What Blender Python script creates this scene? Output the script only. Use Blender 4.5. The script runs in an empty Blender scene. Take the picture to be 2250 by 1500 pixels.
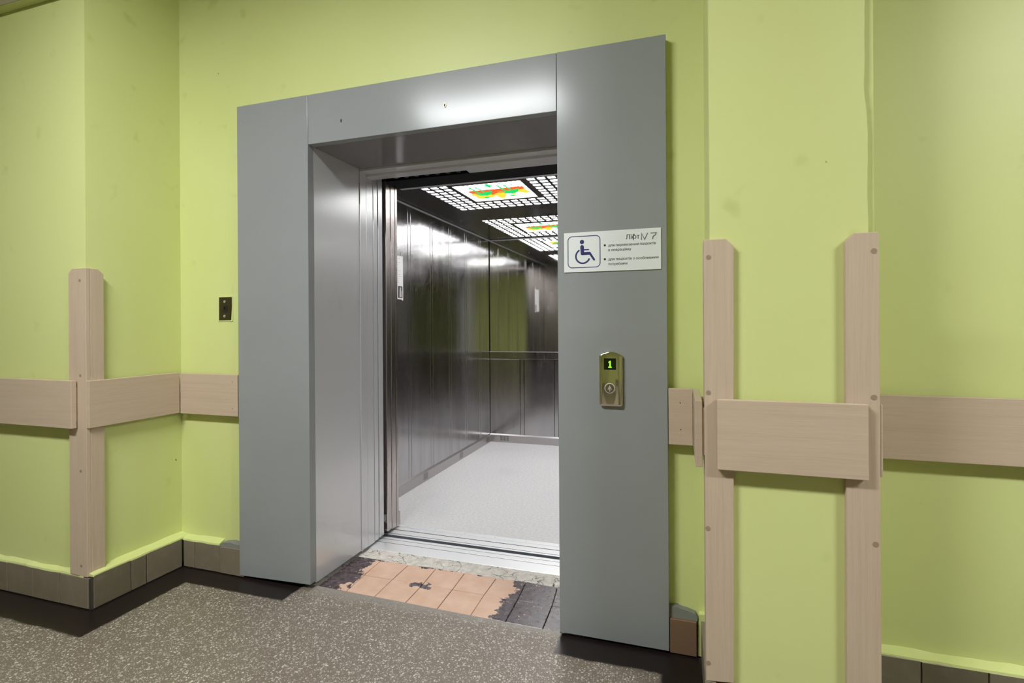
import bpy, bmesh, math, random
from mathutils import Vector, Matrix
random.seed(7)
SC = bpy.context.scene
COL = SC.collection
# ------------------------------------------------------------------ camera
F_PX, CX, CY, W_PX, H_PX = 1153.77, 1125.0, 716.0, 2250.0, 1500.0
YAW, ROLL = 0.312839, -0.0061645
CAM = Vector((1.67346, -2.06073, 1.23852))
cd = bpy.data.cameras.new('camera'); cam = bpy.data.objects.new('camera', cd); COL.objects.link(cam)
fw = Vector((-math.sin(YAW), math.cos(YAW), 0)); rt = Vector((math.cos(YAW), math.sin(YAW), 0)); up = Vector((0, 0, 1))
r2 = rt * math.cos(ROLL) + up * math.sin(ROLL); u2 = up * math.cos(ROLL) - rt * math.sin(ROLL)
cam.matrix_world = Matrix(((r2.x, u2.x, -fw.x, CAM.x), (r2.y, u2.y, -fw.y, CAM.y), (r2.z, u2.z, -fw.z, CAM.z), (0, 0, 0, 1)))
cd.sensor_width = 36.0; cd.sensor_fit = 'HORIZONTAL'; cd.lens = F_PX / W_PX * 36.0
cd.shift_x = -(CX - W_PX / 2) / W_PX; cd.shift_y = (CY - H_PX / 2) / W_PX
cd.clip_start = 0.02
SC.camera = cam
# ------------------------------------------------------------------ world, exposure, light levels
wd = bpy.data.worlds.new('world'); SC.world = wd; wd.use_nodes = True
wd.node_tree.nodes['Background'].inputs[0].default_value = (0.5, 0.52, 0.5, 1)
wd.node_tree.nodes['Background'].inputs[1].default_value = 0.05
vs = SC.view_settings
vs.view_transform = 'Standard'; vs.look = 'None'; vs.gamma = 1.0; vs.exposure = 0.0; vs.use_curve_mapping = False
LAMP_L = 93.0          # hall lamp diffusers
CELL_L = 12.5           # lit cells of the lift ceiling
PIC_L = 11.0            # backlit pictures of the lift ceiling
cy = SC.cycles
cy.max_bounces = 7; cy.diffuse_bounces = 4; cy.glossy_bounces = 5; cy.sample_clamp_indirect = 5.0
cy.use_adaptive_sampling = True; cy.adaptive_threshold = 0.07; cy.adaptive_min_samples = 8; cy.light_sampling_threshold = 0.02; cy.caustics_reflective = True; cy.blur_glossy = 0.3

# ------------------------------------------------------------------ material helpers
class NT:
    def __init__(s, name):
        s.m = bpy.data.materials.new(name); s.m.use_nodes = True
        s.t = s.m.node_tree; s.n = s.t.nodes; s.b = s.n['Principled BSDF']
    def add(s, typ, **k):
        n = s.n.new(typ)
        for a, v in k.items():
            if a.startswith('i_'): n.inputs[a[2:].replace('_', ' ')].default_value = v
            else: setattr(n, a, v)
        return n
    def link(s, a, b): s.t.links.new(a, b)
    def setb(s, **k):
        for a, v in k.items(): s.b.inputs[a.replace('_', ' ')].default_value = v
    def math(s, op, a, b=None, clamp=False):
        n = s.n.new('ShaderNodeMath'); n.operation = op; n.use_clamp = clamp
        for i, v in enumerate((a, b)):
            if v is None: continue
            if isinstance(v, (int, float)): n.inputs[i].default_value = v
            else: s.link(v, n.inputs[i])
        return n.outputs[0]
    def pos(s, scale=(1, 1, 1), objspace=False, rnd=0.0):
        if objspace: src = s.add('ShaderNodeTexCoord').outputs['Object']
        else: src = s.add('ShaderNodeNewGeometry').outputs['Position']
        mp = s.add('ShaderNodeMapping'); mp.inputs['Scale'].default_value = scale
        s.link(src, mp.inputs['Vector'])
        if rnd:
            oi = s.add('ShaderNodeObjectInfo'); r = s.math('MULTIPLY', oi.outputs['Random'], rnd)
            cmb = s.add('ShaderNodeCombineXYZ')
            for i in range(3): s.link(r, cmb.inputs[i])
            s.link(cmb.outputs[0], mp.inputs['Location'])
        return mp.outputs[0]
    def noise(s, vec, scale=5, detail=3, rough=0.5, out='Fac'):
        n = s.add('ShaderNodeTexNoise'); n.inputs['Scale'].default_value = scale
        n.inputs['Detail'].default_value = detail; n.inputs['Roughness'].default_value = rough
        s.link(vec, n.inputs['Vector']); return n.outputs[out]
    def ramp(s, fac, stops, interp='LINEAR'):
        n = s.add('ShaderNodeValToRGB'); cr = n.color_ramp; cr.interpolation = interp
        while len(cr.elements) < len(stops): cr.elements.new(0.5)
        for e, (p, c) in zip(cr.elements, stops):
            e.position = p; e.color = (*c, 1) if len(c) == 3 else c
        s.link(fac, n.inputs[0]); return n.outputs[0]
    def mix(s, fac, a, b, mode='MIX'):
        n = s.add('ShaderNodeMix', data_type='RGBA', blend_type=mode)
        for i, v in ((0, fac), (6, a), (7, b)):
            if isinstance(v, (int, float)): n.inputs[i].default_value = v
            elif isinstance(v, tuple): n.inputs[i].default_value = (*v, 1)
            else: s.link(v, n.inputs[i])
        return n.outputs[2]
    def smooth(s, v, lo, hi):
        n = s.add('ShaderNodeMapRange', interpolation_type='SMOOTHSTEP')
        n.inputs['From Min'].default_value = lo; n.inputs['From Max'].default_value = hi
        s.link(v, n.inputs['Value']); return n.outputs[0]
    def bump(s, h, strength=0.2, dist=0.01):
        n = s.add('ShaderNodeBump'); n.inputs['Strength'].default_value = strength; n.inputs['Distance'].default_value = dist
        s.link(h, n.inputs['Height']); s.link(n.outputs[0], s.b.inputs['Normal']); return n
    def col(s, c):
        s.link(c, s.b.inputs['Base Color'])

def simple(name, c, rough=0.5, metal=0.0, spec=0.5, emit=0.0):
    k = NT(name); k.setb(Base_Color=(*c, 1), Roughness=rough, Metallic=metal, Specular_IOR_Level=spec)
    if emit: k.setb(Emission_Color=(*c, 1), Emission_Strength=emit)
    return k.m

def m_wall():
    k = NT('yellow_green_oil_paint')
    p = k.pos()
    big = k.noise(p, 1.6, 1); sm = k.noise(p, 70, 1, 0.6); mid = k.noise(p, 9, 2)
    c = k.ramp(big, [(0.3, (0.655, 0.700, 0.275)), (0.7, (0.680, 0.725, 0.305))])
    c = k.mix(k.math('MULTIPLY', k.smooth(mid, 0.66, 0.82), 0.6), c, (0.53, 0.57, 0.19))
    sp = k.noise(k.pos((1, 1, 0.6)), 30, 1)
    c = k.mix(k.smooth(sp, 0.83, 0.85), c, (0.16, 0.15, 0.05))
    k.col(c); k.setb(Roughness=0.42, Specular_IOR_Level=0.42)
    k.bump(sm, 0.10, 0.0016)
    return k.m

def m_wood(name, sc):
    k = NT(name)
    p = k.pos(sc, rnd=37.0)
    n1 = k.noise(p, 1.0, 5, 0.6); n2 = k.noise(p, 4.5, 3, 0.55)
    f = k.math('ADD', k.math('MULTIPLY', n1, 0.6), k.math('MULTIPLY', n2, 0.4))
    c = k.ramp(f, [(0.30, (0.510, 0.388, 0.280)), (0.5, (0.565, 0.440, 0.325)), (0.72, (0.605, 0.478, 0.360))])
    k.col(c); k.setb(Roughness=0.5, Specular_IOR_Level=0.35)
    return k.m

def m_portal():
    k = NT('grey_powder_coated_steel')
    p = k.pos((1, 1, 1))
    n = k.noise(p, 2.2, 3)
    k.col(k.ramp(n, [(0.3, (0.292, 0.302, 0.304)), (0.7, (0.308, 0.318, 0.320))]))
    lo = k.noise(k.pos((1, 1, 1)), 5, 0)
    k.setb(Roughness=0.19, Specular_IOR_Level=0.28, Metallic=0.0)
    k.bump(lo, 0.10, 0.006)
    return k.m

def m_steel(name='brushed_stainless_steel', base=(0.47, 0.46, 0.465), rough=0.135, wav=0.010, aniso=0.75):
    k = NT(name)
    sm = k.noise(k.pos((14, 14, 1.6)), 1.0, 2)
    c = k.ramp(sm, [(0.3, tuple(v * 0.90 for v in base)), (0.7, tuple(min(1, v * 1.08) for v in base))])
    k.col(c); k.setb(Metallic=1.0)
    r = k.math('ADD', k.math('MULTIPLY', sm, 0.08), rough - 0.04)
    k.link(r, k.b.inputs['Roughness'])
    if aniso:
        tg = k.add('ShaderNodeCombineXYZ'); tg.inputs[2].default_value = 1.0
        k.link(tg.outputs[0], k.b.inputs['Tangent']); k.setb(Anisotropic=aniso)
    if wav:
        lo = k.noise(k.pos((1.2, 1.2, 7)), 1.0, 1)
        k.bump(lo, wav, 0.01)
    return k.m

def m_terrazzo():
    k = NT('terrazzo_floor')
    p = k.pos()
    n1 = k.noise(p, 2.0, 4); n2 = k.noise(p, 60, 3)
    base = k.mix(n2, (0.118, 0.092, 0.068), (0.200, 0.163, 0.130))
    base = k.mix(k.math('MULTIPLY', n1, 0.55), base, (0.235, 0.195, 0.16))
    wob = k.add('ShaderNodeVectorMath', operation='ADD'); k.link(p, wob.inputs[0])
    nz = k.add('ShaderNodeTexNoise'); nz.inputs['Scale'].default_value = 160; k.link(p, nz.inputs['Vector'])
    scl = k.add('ShaderNodeVectorMath', operation='SCALE'); scl.inputs['Scale'].default_value = 0.006
    k.link(nz.outputs['Color'], scl.inputs[0]); k.link(scl.outputs[0], wob.inputs[1])
    for sc_, thr, rmin, cols in ((112, 0.52, 0.45, ((0.38, 0.335, 0.285), (0.74, 0.71, 0.64))), (215, 0.55, 0.36, ((0.28, 0.24, 0.20), (0.58, 0.54, 0.48)))):
        v = k.add('ShaderNodeTexVoronoi'); v.inputs['Scale'].default_value = sc_; k.link(wob.outputs[0], v.inputs['Vector'])
        sep = k.add('ShaderNodeSeparateColor'); k.link(v.outputs['Color'], sep.inputs[0])
        inside = k.math('LESS_THAN', v.outputs['Distance'], k.math('MULTIPLY', sep.outputs[1], thr))
        on = k.math('MULTIPLY', inside, k.math('GREATER_THAN', sep.outputs[0], rmin))
        base = k.mix(on, base, k.mix(sep.outputs[2], cols[0], cols[1]))
    # cement haze along the threshold, dark paint bands along the skirting (painted stripes with wavy edges)
    g = k.add('ShaderNodeNewGeometry'); s = k.add('ShaderNodeSeparateXYZ'); k.link(g.outputs['Position'], s.inputs[0])
    X, Y = s.outputs[0], s.outputs[1]
    wv = k.math('MULTIPLY', k.math('SUBTRACT', k.noise(p, 7, 4), 0.5), 0.022)
    fine = k.math('MULTIPLY', k.math('SUBTRACT', k.noise(p, 45, 3), 0.5), 0.008)
    wv = k.math('ADD', wv, fine)
    hz = k.math('MULTIPLY', k.smooth(k.math('ADD', Y, k.math('MULTIPLY', wv, 4.0)), -0.055, 0.03), k.math('MULTIPLY', k.math('GREATER_THAN', X, 0.0), k.math('LESS_THAN', X, 1.2)))
    base = k.mix(k.math('MULTIPLY', hz, 0.8), base, (0.27, 0.245, 0.215))
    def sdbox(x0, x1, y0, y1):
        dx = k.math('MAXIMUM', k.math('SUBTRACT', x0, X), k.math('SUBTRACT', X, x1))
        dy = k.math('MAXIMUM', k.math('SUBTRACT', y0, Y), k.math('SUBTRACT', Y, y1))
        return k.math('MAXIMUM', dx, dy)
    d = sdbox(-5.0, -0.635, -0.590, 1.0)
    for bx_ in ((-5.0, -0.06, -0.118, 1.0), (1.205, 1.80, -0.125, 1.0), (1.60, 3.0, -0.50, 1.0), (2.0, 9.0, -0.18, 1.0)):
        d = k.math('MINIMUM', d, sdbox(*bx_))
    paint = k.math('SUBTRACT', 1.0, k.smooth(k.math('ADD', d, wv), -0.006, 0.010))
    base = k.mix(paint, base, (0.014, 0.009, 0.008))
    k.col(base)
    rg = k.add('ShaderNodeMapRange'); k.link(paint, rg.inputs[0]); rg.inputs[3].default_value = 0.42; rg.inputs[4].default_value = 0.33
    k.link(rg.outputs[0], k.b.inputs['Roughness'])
    k.setb(Specular_IOR_Level=0.4)
    return k.m

def m_thtile():
    k = NT('worn_terracotta_tile')
    g = k.add('ShaderNodeNewGeometry'); s = k.add('ShaderNodeSeparateXYZ'); k.link(g.outputs['Position'], s.inputs[0])
    X, Y = s.outputs[0], s.outputs[1]; p = k.pos()
    n1 = k.math('SUBTRACT', k.noise(p, 9, 5, 0.6), 0.5); n2 = k.math('SUBTRACT', k.noise(p, 28, 4, 0.65), 0.5)
    wob = k.math('ADD', k.math('MULTIPLY', n1, 0.34), k.math('MULTIPLY', n2, 0.16))
    left = k.math('SUBTRACT', 1.0, k.smooth(k.math('ADD', X, wob), 0.125, 0.135))
    right = k.smooth(k.math('ADD', X, wob), 0.905, 0.915)
    back = k.smooth(k.math('ADD', Y, k.math('ADD', k.math('MULTIPLY', n2, 0.10), k.math('MULTIPLY', n1, 0.08))), 0.372, 0.378)
    dx = k.math('SUBTRACT', X, 0.47); dy = k.math('MULTIPLY', k.math('SUBTRACT', Y, 0.195), 2.2)
    rr = k.math('SQRT', k.math('ADD', k.math('MULTIPLY', dx, dx), k.math('MULTIPLY', dy, dy)))
    blot = k.math('SUBTRACT', 1.0, k.smooth(k.math('ADD', rr, k.math('MULTIPLY', wob, 0.7)), 0.050, 0.056))
    mk = k.math('MAXIMUM', k.math('MAXIMUM', left, right), k.math('MAXIMUM', back, blot))
    scr = k.smooth(k.noise(p, 55, 4, 0.7), 0.62, 0.66)
    mk2 = k.math('MULTIPLY', mk, k.math('SUBTRACT', 1.0, k.math('MULTIPLY', scr, 0.75)))
    clay = k.ramp(k.noise(p, 14, 4), [(0.3, (0.60, 0.375, 0.262)), (0.7, (0.68, 0.465, 0.345))])
    dark = k.ramp(k.noise(p, 40, 4), [(0.35, (0.040, 0.024, 0.028)), (0.7, (0.105, 0.078, 0.088))])
    k.col(k.mix(mk2, clay, dark))
    rg = k.add('ShaderNodeMapRange'); k.link(mk2, rg.inputs[0]); rg.inputs[3].default_value = 0.55; rg.inputs[4].default_value = 0.25
    k.link(rg.outputs[0], k.b.inputs['Roughness'])
    k.bump(k.math('ADD', k.noise(p, 60, 3), k.math('MULTIPLY', mk2, 0.5)), 0.25, 0.002)
    return k.m

def m_mortar():
    k = NT('cracked_cement_mortar')
    p = k.pos(); n = k.noise(p, 30, 5, 0.65)
    v = k.add('ShaderNodeTexVoronoi', feature='DISTANCE_TO_EDGE'); v.inputs['Scale'].default_value = 14
    wob = k.add('ShaderNodeVectorMath', operation='ADD'); k.link(p, wob.inputs[0])
    nz = k.add('ShaderNodeTexNoise'); nz.inputs['Scale'].default_value = 18; k.link(p, nz.inputs['Vector'])
    scl = k.add('ShaderNodeVectorMath', operation='SCALE'); scl.inputs['Scale'].default_value = 0.09
    k.link(nz.outputs['Color'], scl.inputs[0]); k.link(scl.outputs[0], wob.inputs[1]); k.link(wob.outputs[0], v.inputs['Vector'])
    crack = k.math('SUBTRACT', 1.0, k.smooth(v.outputs['Distance'], 0.0, 0.035))
    crack = k.math('MULTIPLY', crack, k.smooth(k.noise(p, 6, 3), 0.42, 0.55))
    c = k.ramp(n, [(0.3, (0.48, 0.44, 0.385)), (0.7, (0.74, 0.70, 0.635))])
    k.col(k.mix(crack, c, (0.05, 0.042, 0.035))); k.setb(Roughness=0.85)
    k.bump(k.math('SUBTRACT', n, k.math('MULTIPLY', crack, 1.2)), 0.5, 0.006)
    return k.m

def m_vinyl():
    k = NT('grey_speckled_vinyl')
    p = k.pos((1, 1.0, 1)); a = k.noise(k.pos((1.0, 1.7, 1)), 55, 4, 0.6); b = k.noise(k.pos((1.5, 1.0, 1)), 140, 3, 0.6)
    c = k.ramp(a, [(0.30, (0.52, 0.515, 0.51)), (0.55, (0.66, 0.655, 0.65)), (0.72, (0.74, 0.735, 0.725))])
    c = k.mix(k.smooth(b, 0.66, 0.70), c, (0.88, 0.86, 0.80))
    c = k.mix(k.math('MULTIPLY', k.smooth(k.noise(p, 1.3, 2), 0.50, 0.75), 0.7), c, (0.54, 0.54, 0.55))
    k.col(c); k.setb(Roughness=0.5); return k.m

def m_btile():
    k = NT('olive_brown_skirting_tile')
    oi = k.add('ShaderNodeObjectInfo')
    c = k.ramp(oi.outputs['Random'], [(0.0, (0.150, 0.128, 0.080)), (0.5, (0.205, 0.170, 0.118)), (1.0, (0.230, 0.188, 0.135))])
    n = k.noise(k.pos(), 22, 4)
    c = k.mix(k.math('MULTIPLY', k.smooth(n, 0.45, 0.75), 0.45), c, (0.27, 0.225, 0.17))
    k.col(c); k.setb(Roughness=0.38); return k.m

M = dict(
    wall=m_wall(), wood_v=m_wood('beech_laminate_upright', (75, 75, 2.2)), wood_h=m_wood('beech_laminate_level', (2.2, 2.2, 75)),
    cap=simple('beige_screw_cap', (0.33, 0.245, 0.17), 0.5), edge=simple('chipboard_edge', (0.42, 0.31, 0.21), 0.6),
    portal=m_portal(), reveal=simple('lightened_grey_reveal', (0.68, 0.68, 0.69), 0.24, 0.3, 0.5), soffit=simple('grey_gloss_soffit', (0.22, 0.21, 0.21), 0.14, 0.0, 0.5), steel=m_steel(), doorsteel=m_steel('door_edge_steel', (0.52, 0.47, 0.45), 0.26, 0.0, 0.0),  # reveal: lighter copy of the surround's grey, standing in for light on the jamb
    dark=simple('black_mechanism', (0.007, 0.006, 0.007), 0.7, 0.0, 0.15), blackgloss=simple('black_ceiling_sheet', (0.035, 0.033, 0.036), 0.22, 0.0, 0.6),
    mirror=simple('mirror_steel', (0.90, 0.90, 0.885), 0.035, 1.0), alu=simple('aluminium_sill', (0.88, 0.88, 0.89), 0.40, 0.7),
    rail=simple('bright_rail', (0.80, 0.80, 0.84), 0.35, 0.5), gap=simple('dark_shaft_gap', (0.03, 0.033, 0.04), 0.5),
    kick=simple('kick_plate_steel', (0.50, 0.48, 0.475), 0.28, 0.85), apron=simple('blue_grey_apron', (0.13, 0.14, 0.165), 0.5), shaft=simple('shaft_black', (0.01, 0.01, 0.01), 0.9),
    floor=m_terrazzo(), thtile=m_thtile(), mortar=m_mortar(), vinyl=m_vinyl(), btile=m_btile(),
    brick=simple('bare_brown_tile', (0.21, 0.125, 0.07), 0.6), grey_mortar=simple('grey_mortar', (0.22, 0.225, 0.20), 0.9),
    joint=simple('dark_joint', (0.055, 0.045, 0.035), 0.9), white=simple('white_plastic', (0.80, 0.83, 0.82), 0.45),
    blue=simple('blue_print', (0.012, 0.010, 0.13), 0.5), black=simple('black_print', (0.012, 0.012, 0.014), 0.6),
    pencil=simple('grey_marker', (0.10, 0.10, 0.10), 0.7), chrome=simple('polished_chrome', (0.74, 0.69, 0.58), 0.09, 1.0),
    screen=simple('display_glass', (0.004, 0.008, 0.003), 0.15), digit=simple('green_digit', (0.30, 1.0, 0.0), 0.5, emit=1.1),
    btn=simple('button_face', (0.24, 0.20, 0.14), 0.35, 0.8), brown=simple('dark_brown_bakelite', (0.030, 0.018, 0.005), 0.4),
    screw=simple('screw_metal', (0.75, 0.72, 0.62), 0.4, 0.6), paper=simple('white_paper', (0.80, 0.80, 0.80), 0.7),
    ink=simple('faint_ink', (0.50, 0.48, 0.50), 0.7), pdark=simple('picture_dark', (0.05, 0.05, 0.08), 0.6),
    ppale=simple('picture_pale', (0.62, 0.52, 0.38), 0.6), pblue=simple('picture_blue', (0.20, 0.28, 0.55), 0.6),
    ceil=simple('cream_ceiling_paint', (0.60, 0.57, 0.30), 0.8), duct=simple('beige_duct', (0.40, 0.37, 0.22), 0.6),
    diff=simple('lamp_diffuser', (0.95, 0.98, 1.0), 0.5, emit=LAMP_L), diffb=simple('lamp_diffuser_far', (0.95, 0.98, 1.0), 0.5, emit=LAMP_L * 0.96), diffside=simple('lamp_diffuser_side', (0.95, 0.98, 1.0), 0.5, emit=LAMP_L * .30), lampbody=simple('lamp_housing', (0.7, 0.7, 0.7), 0.5),
    cell=simple('lit_cell', (0.97, 0.97, 1.0), 0.5, emit=CELL_L), pic=simple('backlit_picture', (1, 1, 1), 0.5, emit=PIC_L),
    p_or=simple('print_orange', (0.95, 0.10, 0.01), 0.5, emit=1.0), p_ye=simple('print_yellow', (1.0, 0.62, 0.03), 0.5, emit=1.05),
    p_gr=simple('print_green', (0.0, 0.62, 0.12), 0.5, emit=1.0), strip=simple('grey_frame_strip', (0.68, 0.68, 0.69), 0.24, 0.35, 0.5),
)

for q_ in ('p_or', 'p_ye', 'p_gr', 'digit'): M[q_].cycles.emission_sampling = 'NONE'
for q_ in ('cell', 'pic', 'diff', 'diffb', 'diffside'): M[q_].cycles.emission_sampling = 'FRONT'
# ------------------------------------------------------------------ object helpers
def link(name, me, mat=None, parent=None, loc=(0, 0, 0)):
    o = bpy.data.objects.new(name, me); COL.objects.link(o)
    o.location = loc
    if mat is not None and me is not None and not me.materials: me.materials.append(M[mat] if isinstance(mat, str) else mat)
    if parent is not None: o.parent = parent
    return o
def tag(o, label=None, cat=None, group=None, kind=None):
    if label: o['label'] = label
    if cat: o['category'] = cat
    if group: o['group'] = group
    if kind: o['kind'] = kind
    return o
def empty(name, loc=(0, 0, 0)):
    o = bpy.data.objects.new(name, None); COL.objects.link(o); o.location = loc; o.empty_display_size = 0.05; return o
def bm_box(bm, x0, x1, y0, y1, z0, z1):
    vs_ = [bm.verts.new(p) for p in ((x0, y0, z0), (x1, y0, z0), (x1, y1, z0), (x0, y1, z0), (x0, y0, z1), (x1, y0, z1), (x1, y1, z1), (x0, y1, z1))]
    fs = [bm.faces.new([vs_[i] for i in f]) for f in ((0, 3, 2, 1), (4, 5, 6, 7), (0, 1, 5, 4), (1, 2, 6, 5), (2, 3, 7, 6), (3, 0, 4, 7))]
    return vs_, fs
def bm_prism(bm, pts, axis, a, b):
    """polygon pts in the two other axes (order x,y,z without axis), extruded from a to b along axis"""
    def P(p, v):
        q = list(p); q.insert(axis, v); return q
    A = [bm.verts.new(P(p, a)) for p in pts]; B = [bm.verts.new(P(p, b)) for p in pts]
    n = len(pts); bm.faces.new(A); bm.faces.new(B[::-1])
    for i in range(n): bm.faces.new([A[i], B[i], B[(i + 1) % n], A[(i + 1) % n]])
def bm_cyl(bm, c, axis, r, a, b, n=16, r2=None):
    r2 = r if r2 is None else r2
    def ring(v, rr):
        out = []
        for i in range(n):
            t = 2 * math.pi * i / n; q = [c[0] + rr * math.cos(t), c[1] + rr * math.sin(t)]; q.insert(axis, v); out.append(bm.verts.new(q))
        return out
    A, B = ring(a, r), ring(b, r2)
    bm.faces.new(A); bm.faces.new(B[::-1])
    for i in range(n): bm.faces.new([A[i], B[i], B[(i + 1) % n], A[(i + 1) % n]])
def fin(bm, name, mat, parent=None, bev=0.0, seg=1, smooth=False, org=None):
    """finish a bmesh given in world coordinates; its origin goes to org (or the base centre); parents keep world place"""
    bmesh.ops.recalc_face_normals(bm, faces=bm.faces)
    if bev: bmesh.ops.bevel(bm, geom=list(bm.edges), offset=bev, segments=seg, affect='EDGES', profile=0.5, clamp_overlap=True)
    xs = [v.co for v in bm.verts]
    lo = Vector((min(v[i] for v in xs) for i in range(3))); hi = Vector((max(v[i] for v in xs) for i in range(3)))
    if org is None: org = Vector(((lo.x + hi.x) / 2, (lo.y + hi.y) / 2, lo.z))
    org = Vector(org)
    for v in bm.verts: v.co -= org
    me = bpy.data.meshes.new(name); bm.to_mesh(me); bm.free()
    if smooth:
        for p_ in me.polygons: p_.use_smooth = True
    pl = world_loc(parent) if parent else Vector((0, 0, 0))
    return link(name, me, mat, parent, org - pl)
def world_loc(o):
    v = Vector((0, 0, 0))
    while o is not None: v += o.location; o = o.parent
    return v
def box(name, x0, x1, y0, y1, z0, z1, mat, parent=None, bev=0.0, seg=1):
    bm = bmesh.new(); bm_box(bm, x0, x1, y0, y1, z0, z1); return fin(bm, name, mat, parent, bev, seg)
def prism(name, pts, axis, a, b, mat, parent=None, bev=0.0, seg=1):
    bm = bmesh.new(); bm_prism(bm, pts, axis, a, b); return fin(bm, name, mat, parent, bev, seg)
def cyl(name, c, axis, r, a, b, mat, parent=None, n=18, bev=0.0, r2=None):
    bm = bmesh.new(); bm_cyl(bm, c, axis, r, a, b, n, r2); return fin(bm, name, mat, parent, bev)
def struct(o): o['kind'] = 'structure'; return o

# ------------------------------------------------------------------ room shell
CEIL = 3.15
WY = 0.045           # lift wall
BX, BY = -0.850, -0.420   # left block: side face X, front face Y
PX0, PX1, PY = 1.757, 2.203, -0.298  # pillar
RY = 0.005           # right wall
YB = -7.6; XL = -5.6; XR = 8.6
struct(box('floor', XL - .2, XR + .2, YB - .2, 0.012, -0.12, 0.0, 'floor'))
FLOOR = bpy.data.objects['floor']
struct(box('ceiling', XL - .2, XR + .2, YB - .2, 0.3, CEIL, CEIL + .1, 'ceil'))
def wall(name, boxes, extra=None):
    bm = bmesh.new()
    for b in boxes: bm_box(bm, *b)
    if extra: extra(bm)
    return struct(fin(bm, name, 'wall'))
TT = 0.140
def ledge_x(bm, x0, x1, yf, yw, z=TT):      # painted plaster lip lying on the skirting tiles, along x
    n = max(2, int((x1 - x0) / 0.05)); prev = None
    rows = []
    for i in range(n + 1):
        x = x0 + (x1 - x0) * i / n; j = random.uniform(-.003, .003); h = random.uniform(-.004, .004)
        rows.append([bm.verts.new(q) for q in ((x, yw + .01, z - .002), (x, yf + .002 + j, z - .002), (x, yf + .004 + j, z + .006), (x, yw + .002, z + .019 + h), (x, yw + .01, z + .019 + h))])
    for a, b in zip(rows, rows[1:]):
        for i in range(5): bm.faces.new([a[i], a[(i + 1) % 5], b[(i + 1) % 5], b[i]])
    bm.faces.new(rows[0][::-1]); bm.faces.new(rows[-1])
def ledge_y(bm, y0, y1, xf, xw, z=TT):
    n = max(2, int((y1 - y0) / 0.05)); rows = []
    s = 1 if xf > xw else -1
    for i in range(n + 1):
        y = y0 + (y1 - y0) * i / n; j = random.uniform(-.003, .003); h = random.uniform(-.004, .004)
        rows.append([bm.verts.new(q) for q in ((xw - s * .01, y, z - .002), (xf - s * (.002 + j), y, z - .002), (xf - s * (.004 + j), y, z + .006), (xw - s * .002, y, z + .019 + h), (xw - s * .01, y, z + .019 + h))])
    for a, b in zip(rows, rows[1:]):
        for i in range(5): bm.faces.new([a[i], a[(i + 1) % 5], b[(i + 1) % 5], b[i]])
    bm.faces.new(rows[0]); bm.faces.new(rows[-1][::-1])
BF = -0.440; BSX = -0.800; LF = 0.005; RF = -0.030; PF = -0.338   # skirting tile fronts
wall('wall_left', [(XL, BX, BY, 0.30, 0, CEIL)], lambda bm: (ledge_x(bm, XL, BX, BF, BY), ledge_y(bm, BY - .01, WY, BSX, BX, TT + .006)))
wall('wall_back', [(BX - .01, -0.06, WY, 0.30, 0, CEIL), (-0.06, 1.26, WY, 0.30, 2.20, CEIL), (1.26, PX0 + .05, WY, 0.30, 0, CEIL)],
     lambda bm: ledge_x(bm, BX, -0.56, LF, WY))
def pillar_extra(bm):
    # uneven plaster coat on the pillar front, its right edge broken
    ys = -0.317
    zz = [0.0 + i * 0.035 for i in range(int(CEIL / 0.035) + 1)] + [CEIL]
    rnd = random.Random(3); pts = []
    keyz = [(0, 2.178), (1.0, 2.180), (1.52, 2.183), (1.62, 2.181), (1.78, 2.182), (1.86, 2.178), (1.90, 2.174), (2.05, 2.175), (2.15, 2.177), (4, 2.177)]
    def kx(z):
        for (a, xa), (b, xb) in zip(keyz, keyz[1:]):
            if a <= z <= b: return xa + (xb - xa) * (z - a) / (b - a)
        return 2.178
    L = [(PX0 + .0005, z) for z in zz]; R = [(kx(z) + rnd.uniform(-.0013, .0013), z) for z in zz]
    bm_prism(bm, [L[0]] + R + [L[-1]], 1, ys, PY + .004)
wall('wall_pillar', [(PX0, PX1, PY, 0.29, 0, CEIL)], pillar_extra)
wall('wall_right', [(PX1 - .02, XR, RY, 0.30, 0, CEIL)], lambda bm: ledge_x(bm, PX1, XR, RF, RY))
wall('wall_front', [(XL, XR, YB - .1, YB, 0, CEIL)])
wall('wall_far_left', [(XL - .1, XL, YB, BY, 0, CEIL)])
wall('wall_far_right', [(XR, XR + .1, YB, RY, 0, CEIL)])
# lift shaft behind the wall
bm = bmesh.new()
for b in ((-1.6, -1.5, .30, 3.7, -.4, 3.1), (1.9, 2.0, .30, 3.7, -.4, 3.1), (-1.6, 2.0, 3.6, 3.7, -.4, 3.1), (-1.6, 2.0, .30, 3.7, 3.1, 3.15), (-1.6, 2.0, .5, 3.7, -.45, -.4)): bm_box(bm, *b)
struct(fin(bm, 'wall_shaft', 'shaft'))

# ------------------------------------------------------------------ hall lamps on the ceiling (above and behind the camera)
def ceiling_lamp(x, y, label, hl=.60, mat='diff'):
    e = empty('ceiling_lamp', (x, y, CEIL - .085)); tag(e, label, 'lamp', 'hall ceiling lamps')
    bm = bmesh.new(); bm_prism(bm, [(y - .22, CEIL - .001), (y + .22, CEIL - .001), (y + .20, CEIL - .055), (y - .20, CEIL - .055)], 0, x - hl - .02, x + hl + .02)
    fin(bm, 'housing', 'lampbody', e)
    bm = bmesh.new(); bm_box(bm, x - hl, x + hl, y - .15, y + .15, CEIL - .085, CEIL - .056)
    df = fin(bm, 'diffuser', mat, e); df.data.materials.append(M['diffside'])
    for p_ in df.data.polygons: p_.material_index = 0 if p_.normal.z < -.5 else 1
    for s in (-1, 1): box('end_cap', x + s * (hl + .008) - .008, x + s * (hl + .008) + .008, y - .19, y + .19, CEIL - .09, CEIL - .056, 'lampbody', e)
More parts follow.
